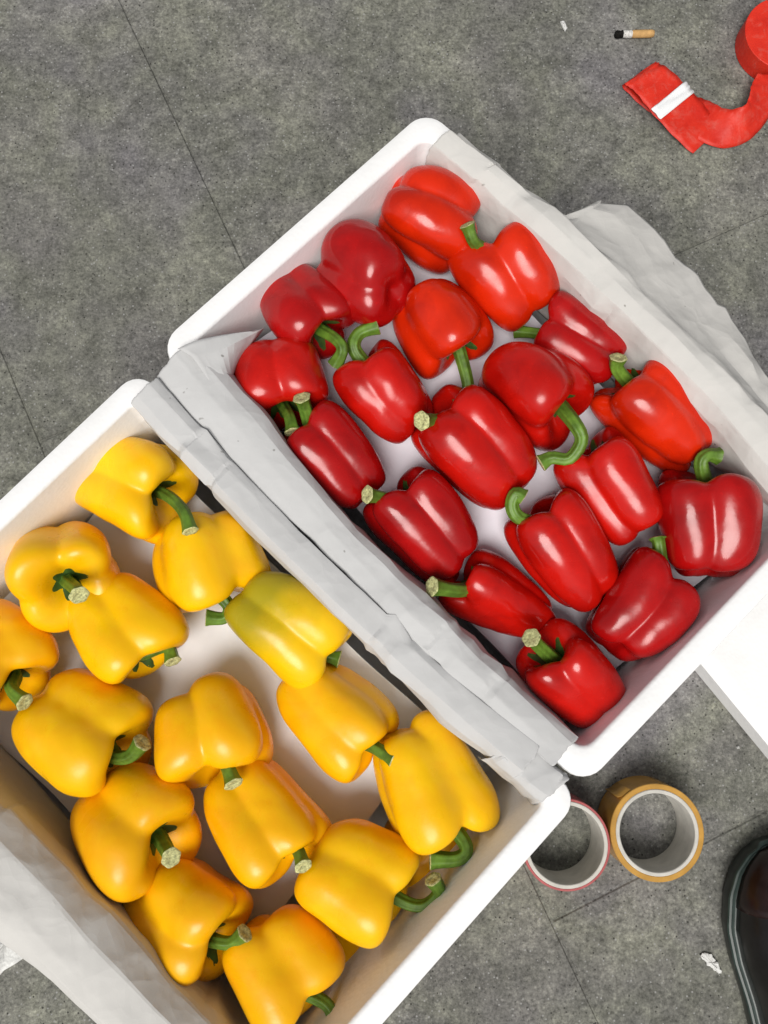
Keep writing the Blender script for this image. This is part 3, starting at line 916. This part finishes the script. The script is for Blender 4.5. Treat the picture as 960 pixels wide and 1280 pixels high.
tape_roll('pinkish red-edged tape roll lying partly under the box corner', (0.1860, -0.1927), 'pink', .0024, .046)

# ------------------------------------------------------------------ red ribbon roll with its trailing end
def ribbon_mesh(ctrl, n=110, seed=1):
    ctrl = np.array(ctrl, float)
    Q = catmull(ctrl, n)
    rows = []
    m = 9
    for i in range(n):
        c, w = Q[i, :3], Q[i, 3:6]
        for j in range(m):
            b = -1 + 2 * j / (m - 1)
            p = c + w * b
            p = p + np.array([0, 0, .0007 * math.sin(i * .5 + b * 3) + .0006 * math.sin(i * 1.3 + 7 * b + math.sin(b * 5 + i * .2) * 2)]) + w * (.012 * math.sin(i * .9 + 2 * math.sin(i * .37)) * b)
            rows.append(p)
    V = np.array(rows)
    V[:, 2] = np.maximum(V[:, 2], .0008)
    return V, grid_faces(n, m)
rc = np.array([0.4648, 0.6622])
rt = thing('ribbon_roll', 'bright red ribbon roll trailing a twisted end across the paving', 'ribbon roll', (*rc, 0))
ring('wound_ribbon', rt, rc, .014, .045, .026, M['ribbon'], .0)
ring('roll_core', rt, rc, .0125, .0141, .024, M['char'], .0005)
V, F = ribbon_mesh([(0.3788, 0.5456, 0.0030, 0.0163, 0.0158, 0.0000),
    (0.3573, 0.5672, 0.0080, 0.0191, 0.0179, 0.0000),
    (0.3345, 0.5914, 0.0120, 0.0198, 0.0170, 0.0000),
    (0.3135, 0.6116, 0.0160, 0.0187, 0.0150, 0.0000),
    (0.3046, 0.6189, 0.0140, 0.0187, 0.0141, 0.0000),
    (0.3060, 0.6227, 0.0050, 0.0189, 0.0143, 0.0000),
    (0.3209, 0.6083, 0.0020, 0.0181, 0.0152, 0.0000),
    (0.3471, 0.5869, 0.0020, 0.0155, 0.0170, 0.0000),
    (0.3701, 0.5741, 0.0040, 0.0104, 0.0218, 0.0000),
    (0.3922, 0.5574, 0.0090, 0.0039, 0.0195, 0.0060),
    (0.4170, 0.5582, 0.0140, -0.0063, 0.0135, 0.0120),
    (0.4334, 0.5765, 0.0160, -0.0149, 0.0056, 0.0100),
    (0.4411, 0.5985, 0.0180, -0.0190, -0.0023, 0.0070),
    (0.4492, 0.6175, 0.0190, -0.0183, -0.0042, 0.0050)])
rb = build('ribbon_end', V, F, M['ribbon'], rt)
solidify(rb, .0002)
V, F = ribbon_mesh([(0.3444, 0.5809, 0.0105, 0.0199, 0.0169, 0.0000),
    (0.3390, 0.5869, 0.0115, 0.0198, 0.0170, 0.0000),
    (0.3335, 0.5920, 0.0125, 0.0198, 0.0170, 0.0000)], 12)
V[:, 2] += .0026
sk_ = build('sticker', V, F, M['sticker'], rb)
solidify(sk_, .0004)

# ------------------------------------------------------------------ cigarette end
ca, cb = np.array([0.2812, 0.6747, 0.0045]), np.array([0.3253, 0.6765, 0.0045])
def cyl(name, a, b, r, mat, parent, rough=0.0, seed=0, squash=1.0):
    rng = np.random.default_rng(seed)
    d = (b - a) / np.linalg.norm(b - a)
    X = np.array([-d[1], d[0], 0]); X /= np.linalg.norm(X)
    Y = np.cross(d, X)
    V = []
    nn, na = 9, 18
    for i in range(nn):
        c = a + (b - a) * i / (nn - 1)
        rr = r * (.86 if i in (0, nn - 1) and rough == 0 else 1)
        for j in range(na):
            t = 2 * math.pi * j / na
            q = rr * (1 + rough * rng.uniform(-1, 1))
            V.append(c + X * q * math.cos(t) + Y * q * math.sin(t) * squash)
    F = grid_faces(nn, na, True) + [tuple(reversed(range(na))), tuple(range((nn - 1) * na, nn * na))]
    return build(name, np.array(V), F, mat, parent)
ct = thing('cigarette_butt', 'smoked cigarette butt with tan filter and burnt black tip', 'cigarette butt', (*((ca + cb) / 2)[:2], 0))
cyl('filter', ca + (cb - ca) * .42, cb, .0042, M['filter'], ct, .0)
cyl('paper', ca + (cb - ca) * .20, ca + (cb - ca) * .43, .0040, M['ash'], ct, .10, 2)
cyl('burnt_tip', ca, ca + (cb - ca) * .24, .0036, M['char'], ct, .28, 3)

# ------------------------------------------------------------------ litter
def scrap(name, label, pts, z, h, mat, cat, seed, rough=.0008, group=None):
    rng = np.random.default_rng(seed)
    P = np.array(pts)
    c = P.mean(0)
    Q = []
    for i in range(len(P)):
        a, b = P[i], P[(i + 1) % len(P)]
        for k in range(5):
            Q.append(a + (b - a) * k / 5 + rng.normal(size=2) * rough)
    Q = np.array(Q)
    V = []
    lev = [(1.0, 0.0), (.985, h * .7), (.88, h), (.5, h * 1.35), (.02, h * 1.2)]
    for f, hh in lev:
        for q in Q:
            p = c + (q - c) * f
            V.append((p[0], p[1], z + hh * (1 + .35 * rng.uniform(-1, 1) * (hh > 0))))
    n = len(Q)
    F = grid_faces(len(lev), n, True) + [tuple(range((len(lev) - 1) * n, len(lev) * n)), tuple(reversed(range(n)))]
    o = build(name, np.array(V), F, mat, None, True, (c[0], c[1], z))
    auto_smooth(o, 30)
    return tag(o, label, cat, group)
scrap('paper_scrap', 'tiny white crumb on the paving near the cigarette butt', [(0.2196, 0.6921), (0.2242, 0.6932), (0.2276, 0.6841), (0.2247, 0.6800), (0.2221, 0.6860)],
      0.0005, 0.002, M['scrap'], 'scrap', 1, 0.0002, None)
scrap('paper_scrap', 'torn white paper scrap on the paving beside the shoe', [(0.3220, -0.3052), (0.3268, -0.3030), (0.3329, -0.3045), (0.3387, -0.3118), (0.3428, -0.3211), (0.3403, -0.3240), (0.3337, -0.3175), (0.3263, -0.3110)],
      0.0005, 0.0014, M['scrap'], 'scrap', 2, 0.0006, None)
scrap('paper_scrap', 'tiny white speck on the paving between lid and amber tape', [(0.3705, -0.1111), (0.3729, -0.1103), (0.3736, -0.1126), (0.3711, -0.1134)],
      0.0005, 0.002, M['scrap'], 'scrap', 3, 0.0001, None)
scrap('foam_scrap', 'dirty pale broken foam sheet on the paving under the draped cream paper', [(-0.3951, -0.2401), (-0.3340, -0.2477), (-0.2901, -0.2839), (-0.2966, -0.2896), (-0.3227, -0.3035), (-0.3515, -0.3202), (-0.3876, -0.3360)],
      0.0005, 0.003, M['dirtyfoam'], 'scrap', 4, 0.0012, None)

# ------------------------------------------------------------------ leather shoe
def shoe(tip, ang, label):
    """length runs back from the toe tip along -d"""
    t0 = np.array(tip)
    d = np.array([math.cos(ang), math.sin(ang)])
    s = np.array([-d[1], d[0]])
    Ls = .295
    # half widths left / right of the centre line, from toe (0) to heel (1)
    xs = [0, .015, .04, .09, .16, .26, .36, .48, .60, .72, .84, .93, .98, 1.0]
    wl = [.0, .018, .030, .043, .052, .057, .054, .046, .041, .039, .039, .034, .020, .0]
    wr = [.0, .018, .029, .040, .047, .050, .049, .044, .040, .039, .039, .034, .020, .0]
    def outline(grow, n=64):
        L_, R_ = [], []
        for k in range(n):
            f = (1 - math.cos(math.pi * k / (n - 1))) / 2
            ctr = t0 - d * (f * Ls)
            g = grow * min(1, 40 * f * (1 - f) + .0)
            ext = d * (grow * (1 - 2 * f) if (f < .02 or f > .98) else 0)
            L_.append(ctr + ext + s * (np.interp(f, xs, wl) + g))
            R_.append(ctr + ext - s * (np.interp(f, xs, wr) + g))
        return np.array(L_ + R_[::-1][1:-1])
    root = thing('shoe', label, 'shoe', (*(t0 - d * Ls / 2), 0))
    def slab(name, prof, mat):
        V, n = [], None
        for grow, z in prof:
            O = outline(grow)
            n = len(O)
            V += [(p[0], p[1], z) for p in O]
        F = grid_faces(len(prof), n, True) + [tuple(range((len(prof) - 1) * n, len(prof) * n)), tuple(reversed(range(n)))]
        o = build(name, np.array(V), F, mat, root)
        auto_smooth(o, 45)
        return o
    slab('sole', [(-.002, 0), (.001, .003), (.0025, .010), (.0035, .017), (.003, .022)], M['sole'])
    slab('welt', [(.0035, .0221), (.0045, .0235), (.0035, .0250), (.0015, .0254), (.0005, .0246), (-.001, .0258), (-.0025, .0266), (-.004, .0262)], M['welt'])
    # upper: cross sections from toe to heel
    nf, nc = 44, 25
    V = []
    for i in range(nf):
        f = .008 + .984 * i / (nf - 1)
        ctr = t0 - d * (f * Ls)
        a, b = max(np.interp(f, xs, wl) - .0035, .001), max(np.interp(f, xs, wr) - .0035, .001)
        top = np.interp(f, [0, .03, .08, .16, .26, .36, .46, .54, .62, .75, .9, 1], [.030, .046, .058, .066, .071, .080, .094, .104, .100, .094, .098, .100])
        opn = np.interp(f, [.50, .56, .62, .80, .93, .97], [0, .25, .62, .66, .50, 0])
        for j in range(nc):
            tq = -1 + 2 * j / (nc - 1)
            th = (1 - abs(tq)) * math.pi / 2
            half = a if tq < 0 else b
            sgn = 1 if tq < 0 else -1
            xx = half * (math.cos(th) ** .75)
            lim = opn * half
            xx = max(xx, lim)
            zz = .0255 + (top - .0255) * (math.sin(th) ** .8)
            if opn > 0 and half * (math.cos(th) ** .75) < lim:
                zz = zz - .045 * (1 - (half * math.cos(th) ** .75) / lim)
                xx = lim * (.25 + .75 * (half * math.cos(th) ** .75) / lim)
            crease = .0014 * math.sin(f * 150 + tq * 2) * math.exp(-((f - .30) / .05) ** 2)
            p = ctr + s * sgn * xx
            V.append((p[0], p[1], zz + crease))
    up = build('upper', np.array(V), grid_faces(nf, nc), M['leather'], root)
    solidify(up, .0018)
    # toe cap, a second layer with a reddish reflection put into its colour
    V2 = [];  na = 0
    for i in range(9):
        for j in range(nc):
            p = np.array(V[i * nc + j])
            c3 = np.array([*(t0 - d * (.06 * Ls)), .026])
            dv = p - c3
            V2.append(p + dv / np.linalg.norm(dv) * .0016)
        na += 1
    tc_ = build('toe_cap', np.array(V2), grid_faces(na, nc), M['toe_reflection'], root)
    solidify(tc_, .0012)
    # tongue and laces
    for k in range(5):
        f = .36 + .035 * k
        ctr = t0 - d * (f * Ls)
        z = np.interp(f, [.36, .46, .54], [.082, .096, .105])
        pts = [np.array([*(ctr + s * q), z - abs(q) * .55 * abs(q) / .024 + .001]) for q in np.linspace(-.024, .024, 9)]
        LV, *_ = tube(np.array(pts), np.full(9, .0021), 8, 1, 0, 0)
        build('lace', LV, grid_faces(9, 8, True), M['lace'], root)
shoe((0.3981, -0.1951), math.radians(93), 'black leather shoe with reddish reflection painted on toe and dark green welt, standing on paving')
